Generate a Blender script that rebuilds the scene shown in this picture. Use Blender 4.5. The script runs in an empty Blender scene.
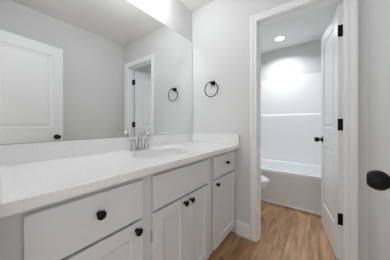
import bpy, bmesh, math
from mathutils import Vector, Matrix
PI = math.pi
C = bpy.context.scene.collection
SC = bpy.context.scene

# ------------------------------------------------------------------ camera, world, exposure
cam_d = bpy.data.cameras.new('camera'); cam = bpy.data.objects.new('camera', cam_d); C.objects.link(cam)
cam.location = (-1.603, -1.2255, 1.0886)
cam.rotation_euler = (PI/2, 0, math.radians(36.4438 - 90))
cam_d.sensor_width = 36.0
cam_d.lens = 168.53*36/390
cam_d.shift_y = -(130-124.66)/390
cam_d.clip_start = 0.02
SC.camera = cam
W = bpy.data.worlds.new('world'); SC.world = W; W.use_nodes = True
W.node_tree.nodes['Background'].inputs[0].default_value = (0.96, 0.985, 1.0, 1)
W.node_tree.nodes['Background'].inputs[1].default_value = 1.2
VANITY_W = 3.1       # each of the three bulbs
CAN_W = 8.0
LAMP_TINT = (0.96, 0.98, 1.0)

SC.view_settings.view_transform = 'Standard'
SC.view_settings.look = 'None'
SC.view_settings.gamma = 1.0
SC.view_settings.use_curve_mapping = False
SC.view_settings.exposure = 0.06
SC.cycles.max_bounces = 14
SC.cycles.diffuse_bounces = 8
SC.cycles.glossy_bounces = 8
SC.cycles.sample_clamp_indirect = 0
SC.cycles.caustics_reflective = True
SC.cycles.blur_glossy = 0.0
SC.cycles.use_guiding = True
SC.cycles.surface_guiding_probability = 0.7
SC.cycles.use_deterministic_guiding = False
SC.cycles.use_adaptive_sampling = False

# ------------------------------------------------------------------ materials
def mat(name, col, rough=0.5, metal=0.0, spec=0.5, bump=0.0, bscale=300.0, emit=None, coat=0.0, vary=0.0, vscale=3.0):
    m = bpy.data.materials.new(name); m.use_nodes = True
    nt = m.node_tree; b = nt.nodes['Principled BSDF']
    b.inputs['Base Color'].default_value = (*col, 1)
    b.inputs['Roughness'].default_value = rough
    b.inputs['Metallic'].default_value = metal
    b.inputs['Specular IOR Level'].default_value = spec
    b.inputs['Coat Weight'].default_value = coat
    if emit:
        b.inputs['Emission Color'].default_value = (0.94, 0.975, 1.0, 1)
        b.inputs['Emission Strength'].default_value = emit
    tc = nt.nodes.new('ShaderNodeTexCoord')
    if vary:
        n = nt.nodes.new('ShaderNodeTexNoise'); n.inputs['Scale'].default_value = vscale; n.inputs['Detail'].default_value = 4
        nt.links.new(tc.outputs['Object'], n.inputs['Vector'])
        mx = nt.nodes.new('ShaderNodeMix'); mx.data_type = 'RGBA'
        mx.inputs[6].default_value = (*[c*(1-vary) for c in col], 1)
        mx.inputs[7].default_value = (*[min(1, c*(1+vary)) for c in col], 1)
        nt.links.new(n.outputs['Fac'], mx.inputs[0]); nt.links.new(mx.outputs[2], b.inputs['Base Color'])
    if bump:
        n = nt.nodes.new('ShaderNodeTexNoise'); n.inputs['Scale'].default_value = bscale; n.inputs['Detail'].default_value = 3
        nt.links.new(tc.outputs['Object'], n.inputs['Vector'])
        bp = nt.nodes.new('ShaderNodeBump'); bp.inputs['Strength'].default_value = bump; bp.inputs['Distance'].default_value = 0.001
        nt.links.new(n.outputs['Fac'], bp.inputs['Height']); nt.links.new(bp.outputs[0], b.inputs['Normal'])
    return m

M_wall = mat('wall_paint', (0.705, 0.707, 0.705), 0.75, spec=0.3, bump=0.15, bscale=250, vary=0.01)
M_ceil = mat('ceiling_paint', (0.84, 0.84, 0.835), 0.9, spec=0.2, bump=0.2, bscale=180, vary=0.01)
M_trim = mat('trim_paint', (0.90, 0.905, 0.915), 0.35, vary=0.008)
M_door = mat('door_paint', (0.86, 0.865, 0.87), 0.38, bump=0.05, bscale=80, vary=0.008)
M_cab = mat('cabinet_paint', (0.735, 0.75, 0.76), 0.42, bump=0.05, bscale=60, vary=0.012)
M_inner = mat('cabinet_inside', (0.30, 0.295, 0.285), 0.7)
M_black = mat('black_metal', (0.008, 0.008, 0.008), 0.5, metal=0.0, spec=0.2)
M_chrome = mat('chrome', (0.60, 0.60, 0.61), 0.10, metal=1.0)
M_porc = mat('porcelain', (0.84, 0.84, 0.84), 0.12, coat=0.3)
M_acryl = mat('tub_acrylic', (0.86, 0.875, 0.885), 0.25)
M_mirror = mat('mirror_silver', (0.86, 0.87, 0.865), 0.0, metal=1.0)
M_glassedge = mat('mirror_edge', (0.10, 0.12, 0.115), 0.3)
M_screw = mat('dark_gap', (0.05, 0.05, 0.05), 0.6)
M_lens = mat('lit_lens', (0.9, 0.9, 0.9), 0.5, emit=8.0)

M_plastic = mat('white_plastic', (0.8, 0.8, 0.8), 0.35)

def quartz():
    m = mat('speckled_quartz', (0.80, 0.80, 0.79), 0.18, coat=0.2)
    nt = m.node_tree; b = nt.nodes['Principled BSDF']
    tc = nt.nodes.new('ShaderNodeTexCoord')
    v = nt.nodes.new('ShaderNodeTexVoronoi'); v.inputs['Scale'].default_value = 95
    n = nt.nodes.new('ShaderNodeTexNoise'); n.inputs['Scale'].default_value = 45; n.inputs['Detail'].default_value = 5
    for q in (v, n): nt.links.new(tc.outputs['Object'], q.inputs['Vector'])
    r = nt.nodes.new('ShaderNodeValToRGB')
    r.color_ramp.elements[0].position = 0.06; r.color_ramp.elements[0].color = (0.53, 0.53, 0.52, 1)
    r.color_ramp.elements[1].position = 0.20; r.color_ramp.elements[1].color = (0.86, 0.86, 0.855, 1)
    nt.links.new(v.outputs['Distance'], r.inputs[0])
    r2 = nt.nodes.new('ShaderNodeValToRGB')
    r2.color_ramp.elements[0].position = 0.35; r2.color_ramp.elements[0].color = (0.97, 0.97, 0.97, 1)
    r2.color_ramp.elements[1].position = 0.65; r2.color_ramp.elements[1].color = (1, 1, 1, 1)
    nt.links.new(n.outputs['Fac'], r2.inputs[0])
    mx = nt.nodes.new('ShaderNodeMix'); mx.data_type = 'RGBA'; mx.blend_type = 'MULTIPLY'; mx.inputs[0].default_value = 1
    nt.links.new(r.outputs[0], mx.inputs[6]); nt.links.new(r2.outputs[0], mx.inputs[7])
    nt.links.new(mx.outputs[2], b.inputs['Base Color'])
    return m
M_quartz = quartz()

def planks():
    m = mat('oak_planks', (0.4, 0.26, 0.16), 0.42)
    nt = m.node_tree; b = nt.nodes['Principled BSDF']; L = nt.links.new
    tc = nt.nodes.new('ShaderNodeTexCoord')
    br = nt.nodes.new('ShaderNodeTexBrick'); br.offset = 0.37; br.offset_frequency = 2
    br.inputs['Scale'].default_value = 1.0; br.inputs['Brick Width'].default_value = 1.22; br.inputs['Row Height'].default_value = 0.178
    br.inputs['Mortar Size'].default_value = 0.0012; br.inputs['Mortar Smooth'].default_value = 0.3
    br.inputs['Color1'].default_value = (0.0, 0.0, 0.0, 1); br.inputs['Color2'].default_value = (1, 1, 1, 1)
    br.inputs['Mortar'].default_value = (0.5, 0.5, 0.5, 1)
    mp0 = nt.nodes.new('ShaderNodeMapping'); mp0.inputs['Location'].default_value = (0.3, 0.05, 0)
    L(tc.outputs['Object'], mp0.inputs[0]); L(mp0.outputs[0], br.inputs['Vector'])
    tone = nt.nodes.new('ShaderNodeValToRGB')
    tone.color_ramp.elements[0].color = (0.50, 0.295, 0.160, 1); tone.color_ramp.elements[1].color = (0.65, 0.425, 0.255, 1)
    L(br.outputs['Color'], tone.inputs[0])
    # long grain, shifted per plank
    mp = nt.nodes.new('ShaderNodeMapping'); mp.inputs['Scale'].default_value = (1.3, 13, 1)
    add = nt.nodes.new('ShaderNodeVectorMath'); add.operation = 'ADD'
    sc = nt.nodes.new('ShaderNodeVectorMath'); sc.operation = 'SCALE'; sc.inputs[3].default_value = 4.0
    L(br.outputs['Color'], sc.inputs[0]); L(tc.outputs['Object'], add.inputs[0]); L(sc.outputs[0], add.inputs[1]); L(add.outputs[0], mp.inputs[0])
    g = nt.nodes.new('ShaderNodeTexNoise'); g.inputs['Scale'].default_value = 1.5; g.inputs['Detail'].default_value = 7; g.inputs['Roughness'].default_value = 0.62; g.inputs['Distortion'].default_value = 0.6
    L(mp.outputs[0], g.inputs['Vector'])
    gr = nt.nodes.new('ShaderNodeValToRGB')
    gr.color_ramp.elements[0].position = 0.33; gr.color_ramp.elements[0].color = (0.50, 0.45, 0.40, 1)
    gr.color_ramp.elements[1].position = 0.66; gr.color_ramp.elements[1].color = (1.12, 1.10, 1.08, 1)
    L(g.outputs['Fac'], gr.inputs[0])
    mx = nt.nodes.new('ShaderNodeMix'); mx.data_type = 'RGBA'; mx.blend_type = 'MULTIPLY'; mx.inputs[0].default_value = 1
    L(tone.outputs[0], mx.inputs[6]); L(gr.outputs[0], mx.inputs[7])
    # knots
    mk = nt.nodes.new('ShaderNodeMapping'); mk.inputs['Scale'].default_value = (2.2, 5.0, 1); L(add.outputs[0], mk.inputs[0])
    kv = nt.nodes.new('ShaderNodeTexVoronoi'); kv.inputs['Scale'].default_value = 1.3; L(mk.outputs[0], kv.inputs['Vector'])
    kr = nt.nodes.new('ShaderNodeValToRGB')
    kr.color_ramp.elements[0].position = 0.02; kr.color_ramp.elements[0].color = (0.30, 0.22, 0.18, 1)
    kr.color_ramp.elements[1].position = 0.14; kr.color_ramp.elements[1].color = (1, 1, 1, 1)
    L(kv.outputs['Distance'], kr.inputs[0])
    m2 = nt.nodes.new('ShaderNodeMix'); m2.data_type = 'RGBA'; m2.blend_type = 'MULTIPLY'; m2.inputs[0].default_value = 0.8
    L(mx.outputs[2], m2.inputs[6]); L(kr.outputs[0], m2.inputs[7])
    # joints
    m3 = nt.nodes.new('ShaderNodeMix'); m3.data_type = 'RGBA'; m3.inputs[7].default_value = (0.10, 0.055, 0.03, 1)
    L(br.outputs['Fac'], m3.inputs[0]); L(m2.outputs[2], m3.inputs[6])
    L(m3.outputs[2], b.inputs['Base Color'])
    bp = nt.nodes.new('ShaderNodeBump'); bp.inputs['Strength'].default_value = 0.15; bp.inputs['Distance'].default_value = 0.002
    L(g.outputs['Fac'], bp.inputs['Height']); L(bp.outputs[0], b.inputs['Normal'])
    return m
M_floor = planks()

# ------------------------------------------------------------------ mesh helpers
def bm_new(): return bmesh.new()

def box(bm, x0, x1, y0, y1, z0, z1, bev=0.0, seg=2):
    t = bmesh.new()
    bmesh.ops.create_cube(t, size=1)
    for v in t.verts:
        v.co = Vector(((x0+x1)/2 + v.co.x*(x1-x0), (y0+y1)/2 + v.co.y*(y1-y0), (z0+z1)/2 + v.co.z*(z1-z0)))
    if bev: bmesh.ops.bevel(t, geom=t.edges[:], offset=bev, segments=seg, affect='EDGES', profile=0.5)
    bmesh.ops.recalc_face_normals(t, faces=t.faces[:])
    merge(bm, t)

def merge(bm, t, mtx=None):
    if mtx is not None: bmesh.ops.transform(t, matrix=mtx, verts=t.verts[:])
    me = bpy.data.meshes.new('tmp'); t.to_mesh(me); t.free(); bm.from_mesh(me); bpy.data.meshes.remove(me)

def loops(bm, rings, close_first=True, close_last=True, cyc=True):
    vs = [[bm.verts.new(p) for p in r] for r in rings]
    n = len(vs[0])
    for a, b in zip(vs, vs[1:]):
        for i in range(n if cyc else n-1):
            j = (i+1) % n
            bm.faces.new((a[i], a[j], b[j], b[i]))
    if close_first: bm.faces.new(list(reversed(vs[0])))
    if close_last: bm.faces.new(vs[-1])

def lathe(prof, seg=24, mtx=None, cap0=True, cap1=True):
    t = bmesh.new()
    rings = [[(r*math.cos(2*PI*i/seg), r*math.sin(2*PI*i/seg), z) for i in range(seg)] for r, z in prof]
    loops(t, rings, cap0, cap1)
    bmesh.ops.recalc_face_normals(t, faces=t.faces[:])
    if mtx is not None: bmesh.ops.transform(t, matrix=mtx, verts=t.verts[:])
    return t

def tube(bm, pts, rad, seg=12, closed=False):
    pts = [Vector(p) for p in pts]; n = len(pts)
    rads = rad if isinstance(rad, (list, tuple)) else [rad]*n
    rings = []; prev = None
    for i, p in enumerate(pts):
        if closed: d = pts[(i+1) % n] - pts[i-1]
        else: d = pts[min(i+1, n-1)] - pts[max(i-1, 0)]
        d.normalize()
        if prev is None:
            up = Vector((0, 0, 1)) if abs(d.z) < 0.9 else Vector((1, 0, 0))
        else: up = prev
        u = (up - d*up.dot(d)).normalized(); prev = u; w = d.cross(u)
        rings.append([p + u*(rads[i]*math.cos(2*PI*k/seg)) + w*(rads[i]*math.sin(2*PI*k/seg)) for k in range(seg)])
    t = bmesh.new()
    if closed: rings.append(rings[0]); loops(t, rings, False, False); bmesh.ops.remove_doubles(t, verts=t.verts[:], dist=1e-6)
    else: loops(t, rings)
    bmesh.ops.recalc_face_normals(t, faces=t.faces[:])
    merge(bm, t)

def obj(name, bm, m, parent=None, smooth=False, world=True):
    """link a bmesh as ONE object; coordinates are the parent's frame (world=True: world coords, parent unrotated)"""
    if parent is not None and world:
        o0 = Vector(parent.get('_o', (0, 0, 0)))
        bmesh.ops.translate(bm, verts=bm.verts[:], vec=-o0)
    me = bpy.data.meshes.new(name); bm.to_mesh(me); bm.free()
    o = bpy.data.objects.new(name, me); C.objects.link(o)
    if parent is not None:
        o.parent = parent
        if world and '_o' in parent: o['_o'] = parent['_o']
    else:   # put the origin at the base of a one-mesh thing
        xs = [v.co.x for v in me.vertices]; ys = [v.co.y for v in me.vertices]; zs = [v.co.z for v in me.vertices]
        c = Vector(((min(xs)+max(xs))/2, (min(ys)+max(ys))/2, min(zs)))
        me.transform(Matrix.Translation(-c)); o.location = c
    me.materials.append(m)
    if smooth:
        for p in me.polygons: p.use_smooth = True
        a = math.radians(38)
        try: me.set_sharp_from_angle(angle=a)
        except Exception: pass
    return o

def thing(name, label, cat, loc, rotz=0.0, group=None):
    o = bpy.data.objects.new(name, None); C.objects.link(o); o.empty_display_size = 0.05
    o.location = loc; o.rotation_euler = (0, 0, rotz); o['label'] = label; o['category'] = cat
    o['_o'] = tuple(loc)
    if group: o['group'] = group
    return o

def lamp(name, kind, loc, watts, size, parent):
    l = bpy.data.lights.new(name, kind); l.energy = watts; l.color = LAMP_TINT
    if kind == 'POINT': l.shadow_soft_size = size; l.use_soft_falloff = False
    else: l.shape = 'DISK'; l.size = size*2; l.spread = math.radians(138)
    o = bpy.data.objects.new(name, l); C.objects.link(o)
    o.location = Vector(loc) - Vector(parent['_o']); o.parent = parent
    return o

def struct(name, bm, m, smooth=False):
    o = obj(name, bm, m, smooth=smooth); o['kind'] = 'structure'; return o

# ------------------------------------------------------------------ room shell
XF = 1.715      # far wall of the tub alcove
XE = -1.578     # entry wall inner face
YC = -1.49      # right wall
H = 2.44
OPA, OPB, OPT = -0.762, -1.378, 2.045       # inner doorway
EPA, EPB, EPT = -0.680, -1.368, 2.065       # entry doorway

b = bm_new(); box(b, -3.6, XF+0.12, -2.6, 1.1, -0.06, 0.0); struct('floor', b, M_floor)
b = bm_new(); box(b, -3.6, XF+0.12, -2.6, 1.1, H, H+0.08); struct('ceiling', b, M_ceil)
b = bm_new(); box(b, XE-0.115, XF+0.12, 0.0, 0.12, 0, H); struct('wall_left', b, M_wall)
b = bm_new(); box(b, XE-0.115, XF+0.12, YC-0.12, YC, 0, H); struct('wall_right', b, M_wall)
b = bm_new(); box(b, XF, XF+0.12, YC, 0, 0, H); struct('wall_far', b, M_wall)
b = bm_new()
box(b, 0, 0.115, OPA+0.018, 0, 0, H); box(b, 0, 0.115, YC, OPB-0.018, 0, H); box(b, 0, 0.115, OPB-0.018, OPA+0.018, OPT+0.018, H)
struct('wall_back', b, M_wall)
b = bm_new()
box(b, XE-0.115, XE, EPA+0.018, 0, 0, H); box(b, XE-0.115, XE, YC, EPB-0.018, 0, H); box(b, XE-0.115, XE, EPB-0.018, EPA+0.018, EPT+0.018, H)
struct('wall_front', b, M_wall)

CASE = [(0.0, 0.0), (0.0, 0.0085), (0.003, 0.0115), (0.010, 0.0115), (0.014, 0.0095), (0.022, 0.0105), (0.034, 0.0150), (0.040, 0.0175), (0.052, 0.0175), (0.057, 0.0150), (0.057, 0.0)]
def casing(name, x, d, ya, yb, top, w=1.0):
    """door casing round an opening ya > yb on the wall plane x, standing out towards d"""
    b = bm_new(); r = 0.004
    rings = []
    for k in range(4):
        ring = []
        for o, t in CASE:
            o = r + o*w
            p = [(ya+o, 0), (ya+o, top+o), (yb-o, top+o), (yb-o, 0)][k]
            ring.append((x + d*t, p[0], p[1]))
        rings.append(ring)
    loops(b, rings); bmesh.ops.recalc_face_normals(b, faces=b.faces[:])
    return struct(name, b, M_trim)

def jamb(name, x0, x1, ya, yb, top, stop):
    b = bm_new()
    box(b, x0, x1, ya, ya+0.018, 0, top+0.018); box(b, x0, x1, yb-0.018, yb, 0, top+0.018); box(b, x0, x1, yb, ya, top, top+0.018)
    s0, s1 = stop
    box(b, s0, s1, ya-0.010, ya, 0, top, 0.002); box(b, s0, s1, yb, yb+0.010, 0, top, 0.002); box(b, s0, s1, yb, ya, top-0.010, top, 0.002)
    return struct(name, b, M_trim)

casing('trim_1', 0.0, -1, OPA, OPB, OPT)
casing('trim_2', 0.115, 1, OPA, OPB, OPT)
JAMB = jamb('trim_3', 0.0, 0.115, OPA, OPB, OPT, (0.040, 0.075))
casing('trim_4', XE, 1, EPA, EPB, EPT)
casing('trim_5', XE-0.115, -1, EPA, EPB, EPT)
jamb('trim_6', XE-0.115, XE, EPA, EPB, EPT, (XE-0.080, XE-0.042))

BASE = [(0, 0), (0.014, 0), (0.014, 0.112), (0.0125, 0.118), (0.0125, 0.122), (0.009, 0.128), (0.0075, 0.136), (0.004, 0.140), (0, 0.140)]
def baseboard(name, p0, p1, n, runs=None):
    """runs of baseboard from p0 to p1 standing out along n"""
    b = bm_new()
    for q0, q1 in ([(p0, p1)] + (runs or [])):
        rings = [[(q[0]+n[0]*t, q[1]+n[1]*t, z) for t, z in BASE] for q in (q0, q1)]
        t_ = bm_new(); loops(t_, rings); bmesh.ops.recalc_face_normals(t_, faces=t_.faces[:]); merge(b, t_)
    return struct(name, b, M_trim)
baseboard('baseboard_back', (0, -0.5575), (0, OPA+0.0615), (-1, 0), [((0, OPB-0.0615), (0, YC+0.014))])
baseboard('baseboard_right', (XE, YC), (0, YC), (0, 1))
baseboard('baseboard_far_right', (0.115, YC), (0.93, YC), (0, 1))
baseboard('baseboard_far_left', (0.115, 0), (0.93, 0), (0, -1))
baseboard('baseboard_far_back', (0.115, -0.014), (0.115, OPA+0.0615), (1, 0), [((0.115, OPB-0.0615), (0.115, YC+0.014))])

# ------------------------------------------------------------------ panel doors
def panel_face(bm, x0, x1, z0, z1, y, d, prof):
    """concentric loops on the face plane y, sinking against d"""
    rings = []
    for ins, dep in prof:
        a = [(x0+ins, z0+ins), (x1-ins, z0+ins), (x1-ins, z1-ins), (x0+ins, z1-ins)]
        rings.append([(p, y - d*dep, q) for p, q in a])
    t = bmesh.new(); loops(t, rings, close_first=False, close_last=True)
    for f in t.faces: f.normal_update()
    # make the normals look out along d
    last = list(t.faces)[-1]
    if last.normal.y*d < 0: bmesh.ops.reverse_faces(t, faces=t.faces[:])
    merge(bm, t)

RAISED = [(0, 0), (0.004, 0.004), (0.012, 0.0095), (0.018, 0.0095), (0.046, 0.0025), (0.048, 0.002)]
def slab_door(w, h, t, zb, panels, stile=0.115):
    b = bm_new()
    box(b, 0, stile, 0, t, zb, zb+h); box(b, w-stile, w, 0, t, zb, zb+h)
    zz = [zb] + [v for p in panels for v in p] + [zb+h]
    for i in range(0, len(zz), 2): box(b, stile, w-stile, 0, t, zz[i], zz[i+1])
    for z0, z1 in panels:
        panel_face(b, stile, w-stile, z0, z1, t, 1, RAISED); panel_face(b, stile, w-stile, z0, z1, 0, -1, RAISED)
    return b

KNOB = [(0.0315, 0.0), (0.0325, 0.003), (0.030, 0.007), (0.020, 0.0095), (0.0115, 0.012), (0.0105, 0.020), (0.0125, 0.026), (0.019, 0.031), (0.0245, 0.038), (0.0268, 0.046), (0.0262, 0.054), (0.0235, 0.062), (0.019, 0.068), (0.0145, 0.0705), (0.0125, 0.0695), (0.004, 0.0690)]
def door_knob(parent, x, z, y, d):
    m = Matrix.Translation((x, y, z)) @ Matrix.Rotation(-d*PI/2, 4, 'X')
    b = bm_new(); merge(b, lathe(KNOB, 28, m))
    return obj('door_knob', b, M_black, parent, smooth=True, world=False)

def door_hinge(parent, z, t):
    b = bm_new()
    box(b, -0.0025, 0.0003, 0.001, t+0.001, z-0.0455, z+0.0455, 0.0008, 1)      # leaf on the hinge edge
    for k in range(5):                                                     # knuckles round the pin
        z0 = z-0.0445+k*0.0178
        merge(b, lathe([(0.0062, z0+0.0006), (0.0066, z0+0.0012), (0.0066, z0+0.0166), (0.0062, z0+0.0172)], 12, Matrix.Translation((-0.004, -0.004, 0))))
    merge(b, lathe([(0.004, z+0.0445), (0.005, z+0.047), (0.003, z+0.0505)], 12, Matrix.Translation((-0.004, -0.004, 0))))
    return obj('hinge', b, M_black, parent, smooth=True, world=False)

def make_door(name, loc, ang, w, h, zb, panels, hinges, knob_z, stile=0.115):
    T = 0.035
    o = bm_new(); bm_ = slab_door(w, h, T, zb, panels, stile)
    o.free()
    me = bpy.data.meshes.new(name); bm_.to_mesh(me); bm_.free(); me.materials.append(M_door)
    d = bpy.data.objects.new(name, me); C.objects.link(d); d.location = loc; d.rotation_euler = (0, 0, ang)
    d['kind'] = 'structure'
    door_knob(d, w-0.066, knob_z, T, 1); door_knob(d, w-0.066, knob_z, 0, -1)
    lt = bm_new(); box(lt, w-0.0005, w+0.0015, T/2-0.0125, T/2+0.0125, knob_z-0.028, knob_z+0.028, 0.0005, 1); box(lt, w, w+0.009, T/2-0.006, T/2+0.006, knob_z-0.008, knob_z+0.008, 0.002)
    obj('latch', lt, M_black, d, world=False)
    for z in hinges: door_hinge(d, z, T)
    return d
PAN = [(0.262, 0.872), (1.054, 1.932)]
make_door('door_1', (-1.5560, -1.3755, 0), math.radians(-5.8), 0.680, 2.030, 0.014, PAN, (1.84, 1.09, 0.35), 0.937)
make_door('door_2', (0.1270, -1.3755, 0), math.radians(9.6), 0.602, 2.012, 0.014, [(0.262, 0.872), (1.054, 1.915)], (1.819, 1.089, 0.353), 0.930, 0.105)

for hz in (1.819, 1.089, 0.353):      # the leaves screwed to the jamb
    b = bm_new(); box(b, 0.083, 0.1155, OPB-0.0005, OPB+0.0022, hz-0.0455, hz+0.0455, 0.0006, 1)
    j = JAMB; bmesh.ops.translate(b, verts=b.verts[:], vec=-j.location)
    obj('hinge_leaf', b, M_black, j, world=False)

# ------------------------------------------------------------------ vanity cabinet
FY = -0.560     # face of doors and drawers
FB = -0.5410    # their backs, a few millimetres off the frame
FR = -0.5365     # face frame
van = thing('vanity_cabinet', 'long light grey painted bathroom vanity cabinet under the white countertop', 'cabinet', (-0.786, -0.28, 0))
b = bm_new()    # carcass: sides, floor, back, open top
box(b, XE+0.004, XE+0.020, FR+0.018, -0.004, 0.09, 0.853); box(b, -0.020, -0.004, FR+0.018, -0.004, 0.09, 0.853)
box(b, XE+0.020, -0.020, FR+0.018, -0.004, 0.09, 0.106); box(b, XE+0.020, -0.020, -0.016, -0.004, 0.106, 0.853)
for xx in (-0.478, -1.077): box(b, xx-0.008, xx+0.008, FR+0.018, -0.016, 0.106, 0.853)
obj('carcass', b, M_cab, van)
b = bm_new()    # face frame: stiles and rails
Z0, Z1 = 0.070, 0.853
ST = [(XE+0.003, -1.488), (-1.128, -1.025), (-0.538, -0.418), (-0.055, -0.003)]
for a, c in ST: box(b, a, c, FR, FR+0.018, Z0, Z1)
for (a, c) in ((-1.488, -1.128), (-1.025, -0.538), (-0.418, -0.055)):
    box(b, a, c, FR, FR+0.018, Z0, 0.115); box(b, a, c, FR, FR+0.018, 0.812, Z1)
obj('face_frame', b, M_cab, van)
b = bm_new(); box(b, XE+0.004, -0.004, -0.470, -0.455, 0.0, 0.09); obj('toe_kick', b, M_cab, van)

def cab_knob(parent, x, z):
    P = [(0.0095, 0), (0.0095, 0.0025), (0.0065, 0.004), (0.0058, 0.012), (0.008, 0.0155), (0.0145, 0.0185), (0.0168, 0.0225), (0.0165, 0.026), (0.013, 0.0292), (0.0065, 0.031), (0.002, 0.0313)]
    b = bm_new(); merge(b, lathe(P, 24, Matrix.Translation((x, FY, z)) @ Matrix.Rotation(PI/2, 4, 'X')))
    return obj('knob', b, M_black, parent, smooth=True)
def drawer_front(name, x0, x1, z0, z1, knob):
    b = bm_new(); box(b, x0, x1, FY, FB, z0, z1, 0.0025)
    if knob:   # drawer box behind the front
        box(b, x0+0.03, x0+0.042, FR, -0.06, z0+0.02, z1-0.03); box(b, x1-0.042, x1-0.03, FR, -0.06, z0+0.02, z1-0.03)
        box(b, x0+0.042, x1-0.042, -0.072, -0.06, z0+0.02, z1-0.03); box(b, x0+0.042, x1-0.042, FR, -0.072, z0+0.02, z0+0.028)
    o = obj(name, b, M_cab, van)
    if knob: cab_knob(o, (x0+x1)/2, (z0+z1)/2+0.014)
SHAK = [(0, 0), (0.001, 0.0105), (0.003, 0.0115)]
def cab_door(x0, x1, z0, z1, kx, hx):
    b = bm_new(); s = 0.060
    box(b, x0, x0+s, FY, FB, z0, z1, 0.0015, 1); box(b, x1-s, x1, FY, FB, z0, z1, 0.0015, 1)
    box(b, x0+s, x1-s, FY, FB, z0, z0+s, 0.0012, 1); box(b, x0+s, x1-s, FY, FB, z1-s, z1, 0.0012, 1)
    box(b, x0+s, x1-s, FY+0.012, FB-0.002, z0+s, z1-s)
    panel_face(b, x0+s, x1-s, z0+s, z1-s, FY, -1, SHAK)
    o = obj('door', b, M_cab, van)
    cab_knob(o, kx, z1-0.032)
    for hz in (z0+0.085, z1-0.12):
        t = bm_new(); d = 1 if hx > (x0+x1)/2 else -1
        box(t, hx-0.004 + d*0.0035, hx+0.004 + d*0.0035, FR-0.010, FR+0.001, hz-0.028, hz+0.028, 0.001, 1)
        obj('hinge', t, M_chrome, o)
DZ0, DZ1 = 0.655, 0.829
drawer_front('drawer', -1.508, -1.109, DZ0, DZ1, True)
drawer_front('false_drawer_front', -1.044, -0.518, DZ0, DZ1, False)
drawer_front('drawer', -0.438, -0.035, DZ0, DZ1, True)
cab_door(-1.508, -1.109, 0.095, 0.643, -1.109-0.038, -1.508)
cab_door(-1.044, -0.7825, 0.095, 0.643, -0.7825-0.030, -1.044)
cab_door(-0.7795, -0.518, 0.095, 0.643, -0.7795+0.027, -0.518)
cab_door(-0.438, -0.035, 0.095, 0.643, -0.438+0.024, -0.035)

# ------------------------------------------------------------------ countertop with an oval cut-out, splashes
SX, SY, SA, SB = -0.775, -0.315, 0.215, 0.155
CT0, CT1 = 0.8555, 0.891
def apply_bool(base_bm, cut_bm):
    ma = bpy.data.meshes.new('a'); base_bm.to_mesh(ma); base_bm.free(); oa = bpy.data.objects.new('a', ma); C.objects.link(oa)
    mb = bpy.data.meshes.new('b'); cut_bm.to_mesh(mb); cut_bm.free(); ob = bpy.data.objects.new('b', mb); C.objects.link(ob)
    md = oa.modifiers.new('m', 'BOOLEAN'); md.operation = 'DIFFERENCE'; md.object = ob; md.solver = 'EXACT'
    dg = bpy.context.evaluated_depsgraph_get(); dg.update()
    me = bpy.data.meshes.new_from_object(oa.evaluated_get(dg))
    r = bm_new(); r.from_mesh(me)
    for o in (oa, ob): bpy.data.objects.remove(o)
    for m_ in (ma, mb, me): bpy.data.meshes.remove(m_)
    return r
top = thing('countertop', 'white speckled stone countertop spanning the grey vanity', 'countertop', (-0.786, -0.295, CT0))
b = bm_new(); box(b, XE+0.001, -0.001, -0.590, -0.001, CT0, CT1, 0.0025, 2)
c = lathe([(1, CT0-0.05), (1, CT1+0.05)], 64, Matrix.Translation((SX, SY, 0)) @ Matrix.Diagonal((SA, SB, 1, 1)))
obj('slab', apply_bool(b, c), M_quartz, top)
def splash(name, label, *dim):
    b = bm_new(); box(b, *dim, 0.0018); o = obj(name, b, M_quartz); o['label'] = label; o['category'] = 'backsplash'
splash('backsplash', 'long low speckled stone backsplash under the wall mirror', -1.5515, -0.021, -0.020, -0.001, CT1+0.0003, 0.992)
splash('side_splash', 'short speckled stone side splash against the wall below the towel ring', -0.020, -0.001, -0.590, -0.001, CT1+0.0003, 0.992)
splash('side_splash', 'speckled stone side splash at the left end of the countertop, cut by the photo edge', XE+0.001, -1.5525, -0.590, -0.001, CT1+0.0003, 0.992)

# undermount oval sink
sink = thing('sink', 'white oval undermount sink bowl set in the speckled countertop', 'sink', (SX, SY, 0.715))
S = [(1.10, 0.8545), (1.015, 0.8545), (1.005, 0.850), (0.985, 0.835), (0.94, 0.805), (0.85, 0.768), (0.68, 0.742), (0.42, 0.728), (0.11, 0.722),
     (0.11, 0.715), (0.43, 0.719), (0.71, 0.733), (0.89, 0.760), (0.98, 0.800), (1.03, 0.835), (1.10, 0.846)]
t = bm_new(); n = 56
rings = [[(SX+SA*s*math.cos(2*PI*i/n), SY+SB*s*math.sin(2*PI*i/n), z) for i in range(n)] for s, z in S]; rings.append(rings[0])
loops(t, rings, False, False); bmesh.ops.remove_doubles(t, verts=t.verts[:], dist=1e-6); bmesh.ops.recalc_face_normals(t, faces=t.faces[:])
obj('bowl', t, M_porc, sink, smooth=True)
b = bm_new(); merge(b, lathe([(0.026, 0.722), (0.0255, 0.7255), (0.021, 0.7265), (0.019, 0.724), (0.006, 0.7245)], 28, Matrix.Translation((SX, SY, 0))))
obj('drain', b, M_chrome, sink, smooth=True)

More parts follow.
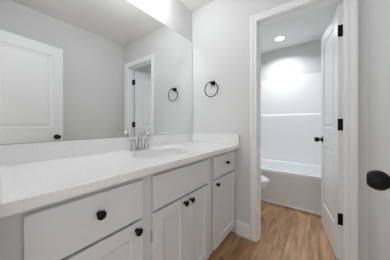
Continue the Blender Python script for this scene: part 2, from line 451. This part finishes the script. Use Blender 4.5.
# ------------------------------------------------------------------ faucet
FX, FYY = SX-0.022, -0.098
fa = thing('faucet', 'chrome two-handle bathroom faucet with arched spout behind the oval sink', 'faucet', (FX, FYY, CT1))
b = bm_new(); n = 40
rings = []
for s, z in ((1.0, 0), (1.0, 0.006), (0.95, 0.011), (0.80, 0.0135)):
    rg = []
    for i in range(n):
        a = 2*PI*i/n; r = 0.027*s; cx = 0.058*(1 if math.cos(a) > 0 else -1)
        rg.append((FX + cx + r*math.cos(a), FYY + r*math.sin(a), CT1+z))
    rings.append(rg)
loops(b, rings); bmesh.ops.recalc_face_normals(b, faces=b.faces[:])
obj('base_plate', b, M_chrome, fa, smooth=True)
b = bm_new()
P = [(0, 0.008, 0.012), (0, 0.008, 0.040), (0, 0.006, 0.075), (0, -0.001, 0.105), (0, -0.018, 0.128), (0, -0.043, 0.138), (0, -0.070, 0.135), (0, -0.090, 0.124), (0, -0.099, 0.113)]
# smooth the path
pts = []; rr = []
R0 = [0.0225, 0.0205, 0.0180, 0.0165, 0.0155, 0.0145, 0.0135, 0.0128, 0.0125]
for i in range(len(P)-1):
    p0, p1, p2, p3 = [Vector(P[min(max(k, 0), len(P)-1)]) for k in (i-1, i, i+1, i+2)]
    for s in range(4):
        u = s/4
        q = 0.5*((2*p1)+(p2-p0)*u+(2*p0-5*p1+4*p2-p3)*u*u+(3*p1-p0-3*p2+p3)*u*u*u)
        pts.append(q + Vector((FX, FYY, CT1))); rr.append(R0[i]*(1-u)+R0[i+1]*u)
pts.append(Vector(P[-1]) + Vector((FX, FYY, CT1))); rr.append(R0[-1])
tube(b, pts, rr, 16)
sp = obj('spout', b, M_chrome, fa, smooth=True)
b = bm_new(); merge(b, lathe([(0.0128, 0), (0.0135, 0.003), (0.0135, 0.011), (0.0125, 0.013)], 18, Matrix.Translation((FX, FYY-0.1020, CT1+0.101)) @ Matrix.Rotation(math.radians(-22), 4, 'X')))
obj('aerator', b, M_chrome, sp, smooth=True)
for s in (-1, 1):
    hx = FX + s*0.058
    b = bm_new(); merge(b, lathe([(0.0255, 0.010), (0.0245, 0.018), (0.0195, 0.040), (0.0150, 0.062), (0.0140, 0.066), (0.0158, 0.069), (0.0158, 0.079), (0.012, 0.0845), (0.004, 0.087)], 24, Matrix.Translation((hx, FYY, CT1))))
    h = obj('handle', b, M_chrome, fa, smooth=True)
    b = bm_new()
    tube(b, [(hx+s*0.006, FYY, CT1+0.075), (hx+s*0.025, FYY-0.001, CT1+0.0785), (hx+s*0.042, FYY-0.003, CT1+0.080), (hx+s*0.056, FYY-0.005, CT1+0.080), (hx+s*0.061, FYY-0.006, CT1+0.0795)], [0.0075, 0.0062, 0.0055, 0.0062, 0.003], 12)
    obj('lever', b, M_chrome, h, smooth=True)

# ------------------------------------------------------------------ mirror
mr = thing('wall_mirror', 'large frameless wall mirror above the backsplash', 'mirror', (-0.786, -0.003, 0.993))
b = bm_new(); box(b, XE+0.006, -0.006, -0.0068, -0.0062, 0.9945, 2.0685); obj('mirror_glass', b, M_mirror, mr)
b = bm_new(); box(b, XE+0.004, -0.004, -0.0060, -0.0005, 0.9930, 2.0700); obj('mirror_backing', b, M_glassedge, mr)

# ------------------------------------------------------------------ towel ring
TX, TY, TZ = -0.045, -0.290, 1.541
tr = thing('towel_ring', 'black round towel ring with square mount on the grey wall beside the mirror', 'towel ring', (0, TY, TZ))
b = bm_new(); box(b, -0.010, -0.0005, TY-0.0235, TY+0.0235, TZ-0.0235, TZ+0.0235, 0.0015); box(b, -0.050, -0.010, TY-0.0105, TY+0.0105, TZ-0.0105, TZ+0.0105, 0.0015)
obj('mount', b, M_black, tr)
b = bm_new(); R_ = 0.080; cz = TZ-0.0725
tube(b, [(TX+0.001, TY+R_*math.sin(2*PI*i/48), cz+R_*math.cos(2*PI*i/48)) for i in range(48)], 0.0052, 10, closed=True)
obj('ring', b, M_black, tr, smooth=True)

# ------------------------------------------------------------------ vanity light (above the mirror, over the frame's top edge)
vl = thing('vanity_light', 'three-bulb black vanity light fixed to the wall above the mirror', 'wall light', (-0.785, 0, 2.28))
b = bm_new(); box(b, -0.950, -0.620, -0.024, -0.0005, 2.300, 2.370, 0.004); obj('back_plate', b, M_black, vl)
for x in (-0.920, -0.785, -0.650):
    b = bm_new(); tube(b, [(x, -0.022, 2.335), (x, -0.080, 2.338), (x, -0.108, 2.332), (x, -0.115, 2.315)], 0.007, 10)
    a = obj('arm', b, M_black, vl, smooth=True)
    b = bm_new(); merge(b, lathe([(0.010, 2.318), (0.017, 2.314), (0.017, 2.284), (0.013, 2.280), (0.012, 2.272)], 20, Matrix.Translation((x, -0.115, 0))))
    obj('socket', b, M_black, a, smooth=True)
    lamp('globe_bulb', 'POINT', (x, -0.115, 2.236), VANITY_W, 0.034, vl)

# ------------------------------------------------------------------ recessed lights
def can_light(x, y, label, m, r=0.062, group=None):
    t = thing('recessed_light', label, 'ceiling light', (x, y, H), group=group)
    b = bm_new(); rg = lathe([(r+0.022, H-0.0005), (r+0.020, H-0.005), (r+0.004, H-0.007), (r, H-0.0045), (r, H-0.0005)], 32, Matrix.Translation((x, y, 0)), False, False); merge(b, rg)
    obj('trim_ring', b, M_plastic, t, smooth=True)
    b = bm_new(); merge(b, lathe([(r-0.0005, H-0.001), (r-0.0005, H-0.0035), (r-0.008, H-0.0045)], 32, Matrix.Translation((x, y, 0))))
    obj('lens', b, m, t, smooth=True)
    lamp('lamp', 'AREA', (x, y, H-0.0065), CAN_W, r-0.004, t)
can_light(1.31, -0.725, 'round white recessed ceiling light glowing above the bathtub', M_lens)

# ------------------------------------------------------------------ bathtub and surround
TX0, TX1, TYA, TYB, TZT = 0.935, XF-0.002, -0.002, YC+0.002, 0.452
def rrect(x0, x1, y0, y1, r, z, k=8):
    out = []
    for cx, cy, a0 in ((x1-r, y1-r, 0), (x0+r, y1-r, PI/2), (x0+r, y0+r, PI), (x1-r, y0+r, 1.5*PI)):
        for i in range(k+1):
            a = a0 + (PI/2)*i/k; out.append((cx+r*math.cos(a), cy+r*math.sin(a), z))
    return out
tub = thing('bathtub', 'white alcove bathtub with plain apron beyond the open inner door', 'bathtub', (1.32, -0.745, 0))
t = bm_new()
rings = [rrect(TX0+0.004, TX1, TYB, TYA, 0.004, 0.0), rrect(TX0+0.004, TX1, TYB, TYA, 0.004, 0.395), rrect(TX0, TX1, TYB, TYA, 0.004, 0.405), rrect(TX0, TX1, TYB, TYA, 0.006, TZT-0.010), rrect(TX0+0.004, TX1-0.001, TYB+0.001, TYA-0.001, 0.008, TZT-0.002), rrect(TX0+0.012, TX1-0.004, TYB+0.004, TYA-0.004, 0.012, TZT),
         rrect(TX0+0.075, TX1-0.072, TYB+0.085, TYA-0.085, 0.12, TZT-0.001), rrect(TX0+0.083, TX1-0.080, TYB+0.093, TYA-0.093, 0.13, TZT-0.008), rrect(TX0+0.11, TX1-0.105, TYB+0.13, TYA-0.16, 0.14, 0.20), rrect(TX0+0.15, TX1-0.145, TYB+0.18, TYA-0.24, 0.14, 0.115), rrect(TX0+0.20, TX1-0.195, TYB+0.24, TYA-0.30, 0.12, 0.10)]
loops(t, rings); bmesh.ops.recalc_face_normals(t, faces=t.faces[:])
obj('basin', t, M_acryl, tub, smooth=True)
b = bm_new(); merge(b, lathe([(0.030, 0.1005), (0.030, 0.103), (0.022, 0.1035), (0.008, 0.102)], 24, Matrix.Translation((1.32, -1.17, 0)))); obj('drain', b, M_chrome, tub, smooth=True)
b = bm_new()
rings = [[(TX0 + 0.004 - t_, y, z) for t_, z in ((0, 0), (0.018, 0), (0.018, 0.006), (0.014, 0.013), (0.008, 0.018), (0, 0.019))] for y in (TYB, TYA)]
loops(b, rings); bmesh.ops.recalc_face_normals(b, faces=b.faces[:]); struct('trim_7', b, M_trim)

sur = thing('tub_surround', 'white moulded shower surround on the walls above the bathtub', 'shower surround', (1.32, -0.745, TZT))
def sur_panel(horizontal, a0, a1, w, d):
    """moulded panel: thicker lower half ending in a ledge; w = wall plane, d = direction it faces"""
    prof = [(0.0, 0.453), (0.034, 0.453), (0.034, 1.236), (0.030, 1.258), (0.020, 1.267), (0.012, 1.270), (0.012, 1.893), (0.009, 1.903), (0.0, 1.905)]
    rings = []
    for a in (a0, a1):
        rings.append([((w + d*t_, a, z) if horizontal else (a, w + d*t_, z)) for t_, z in prof])
    b = bm_new(); loops(b, rings); bmesh.ops.recalc_face_normals(b, faces=b.faces[:])
    return b
obj('back_panel', sur_panel(True, YC+0.036, -0.036, XF-0.001, -1), M_acryl, sur)
obj('side_panel', sur_panel(False, TX0+0.01, XF-0.001, -0.001, -1), M_acryl, sur)
obj('side_panel', sur_panel(False, TX0+0.01, XF-0.001, YC+0.001, 1), M_acryl, sur)

# ------------------------------------------------------------------ toilet
QX = 0.525
toi = thing('toilet', 'white toilet with closed lid in front of the bathtub', 'toilet', (QX, -0.40, 0))
def oval(cy, a, bf, bb, z, n=40):
    out = []
    for i in range(n):
        th = 2*PI*i/n; s = math.sin(th); out.append((QX + a*math.cos(th), cy + (bb if s > 0 else bf)*s, z))
    return out
t = bm_new()
rings = [oval(-0.37, 0.110, 0.220, 0.230, 0.0), oval(-0.37, 0.108, 0.215, 0.230, 0.04), oval(-0.37, 0.100, 0.185, 0.220, 0.12), oval(-0.39, 0.108, 0.185, 0.210, 0.20),
         oval(-0.43, 0.150, 0.235, 0.220, 0.28), oval(-0.45, 0.176, 0.275, 0.235, 0.335), oval(-0.455, 0.183, 0.283, 0.240, 0.365), oval(-0.455, 0.183, 0.283, 0.240, 0.385), oval(-0.455, 0.178, 0.278, 0.235, 0.392),
         oval(-0.455, 0.135, 0.225, 0.165, 0.391), oval(-0.455, 0.125, 0.210, 0.150, 0.360), oval(-0.44, 0.085, 0.140, 0.110, 0.25), oval(-0.42, 0.040, 0.060, 0.050, 0.19)]
loops(t, rings); bmesh.ops.recalc_face_normals(t, faces=t.faces[:]); obj('bowl', t, M_porc, toi, smooth=True)
t = bm_new()
rings = [oval(-0.455, 0.182, 0.284, 0.225, 0.3935), oval(-0.455, 0.187, 0.290, 0.230, 0.399), oval(-0.455, 0.184, 0.287, 0.228, 0.4085), oval(-0.455, 0.120, 0.205, 0.150, 0.4085), oval(-0.455, 0.118, 0.200, 0.148, 0.3935)]
rings.append(rings[0]); loops(t, rings, False, False); bmesh.ops.remove_doubles(t, verts=t.verts[:], dist=1e-6); bmesh.ops.recalc_face_normals(t, faces=t.faces[:])
obj('seat', t, M_plastic, toi, smooth=True)
t = bm_new()
rings = [oval(-0.455, 0.183, 0.286, 0.228, 0.4135), oval(-0.455, 0.189, 0.292, 0.232, 0.4165), oval(-0.455, 0.189, 0.292, 0.232, 0.422), oval(-0.455, 0.182, 0.284, 0.226, 0.429), oval(-0.455, 0.10, 0.17, 0.13, 0.434)]
loops(t, rings); bmesh.ops.recalc_face_normals(t, faces=t.faces[:]); ld = obj('lid', t, M_plastic, toi, smooth=True)
for s in (-1, 1):
    b = bm_new(); box(b, QX+s*0.07-0.018, QX+s*0.07+0.018, -0.232, -0.205, 0.392, 0.428, 0.006); obj('lid_hinge', b, M_plastic, ld, smooth=True)
b = bm_new()
loops(b, [rrect(QX-0.205, QX+0.205, -0.195, -0.018, 0.035, 0.375), rrect(QX-0.215, QX+0.215, -0.200, -0.016, 0.035, 0.42), rrect(QX-0.225, QX+0.225, -0.205, -0.016, 0.035, 0.735)]); bmesh.ops.recalc_face_normals(b, faces=b.faces[:])
box(b, QX-0.10, QX+0.10, -0.24, -0.03, 0.30, 0.38, 0.02)
tk = obj('tank', b, M_porc, toi, smooth=True)
b = bm_new()
loops(b, [rrect(QX-0.230, QX+0.230, -0.212, -0.015, 0.04, 0.7355), rrect(QX-0.235, QX+0.235, -0.216, -0.015, 0.04, 0.745), rrect(QX-0.235, QX+0.235, -0.216, -0.015, 0.04, 0.760), rrect(QX-0.225, QX+0.225, -0.207, -0.020, 0.04, 0.768)]); bmesh.ops.recalc_face_normals(b, faces=b.faces[:])
obj('tank_lid', b, M_porc, toi, smooth=True)
b = bm_new(); tube(b, [(QX-0.165, -0.204, 0.69), (QX-0.165, -0.222, 0.69), (QX-0.14, -0.228, 0.689), (QX-0.09, -0.228, 0.685)], [0.009, 0.008, 0.006, 0.005], 10); obj('flush_lever', b, M_chrome, tk, smooth=True)

for o in list(SC.objects):
    if '_o' in o: del o['_o']
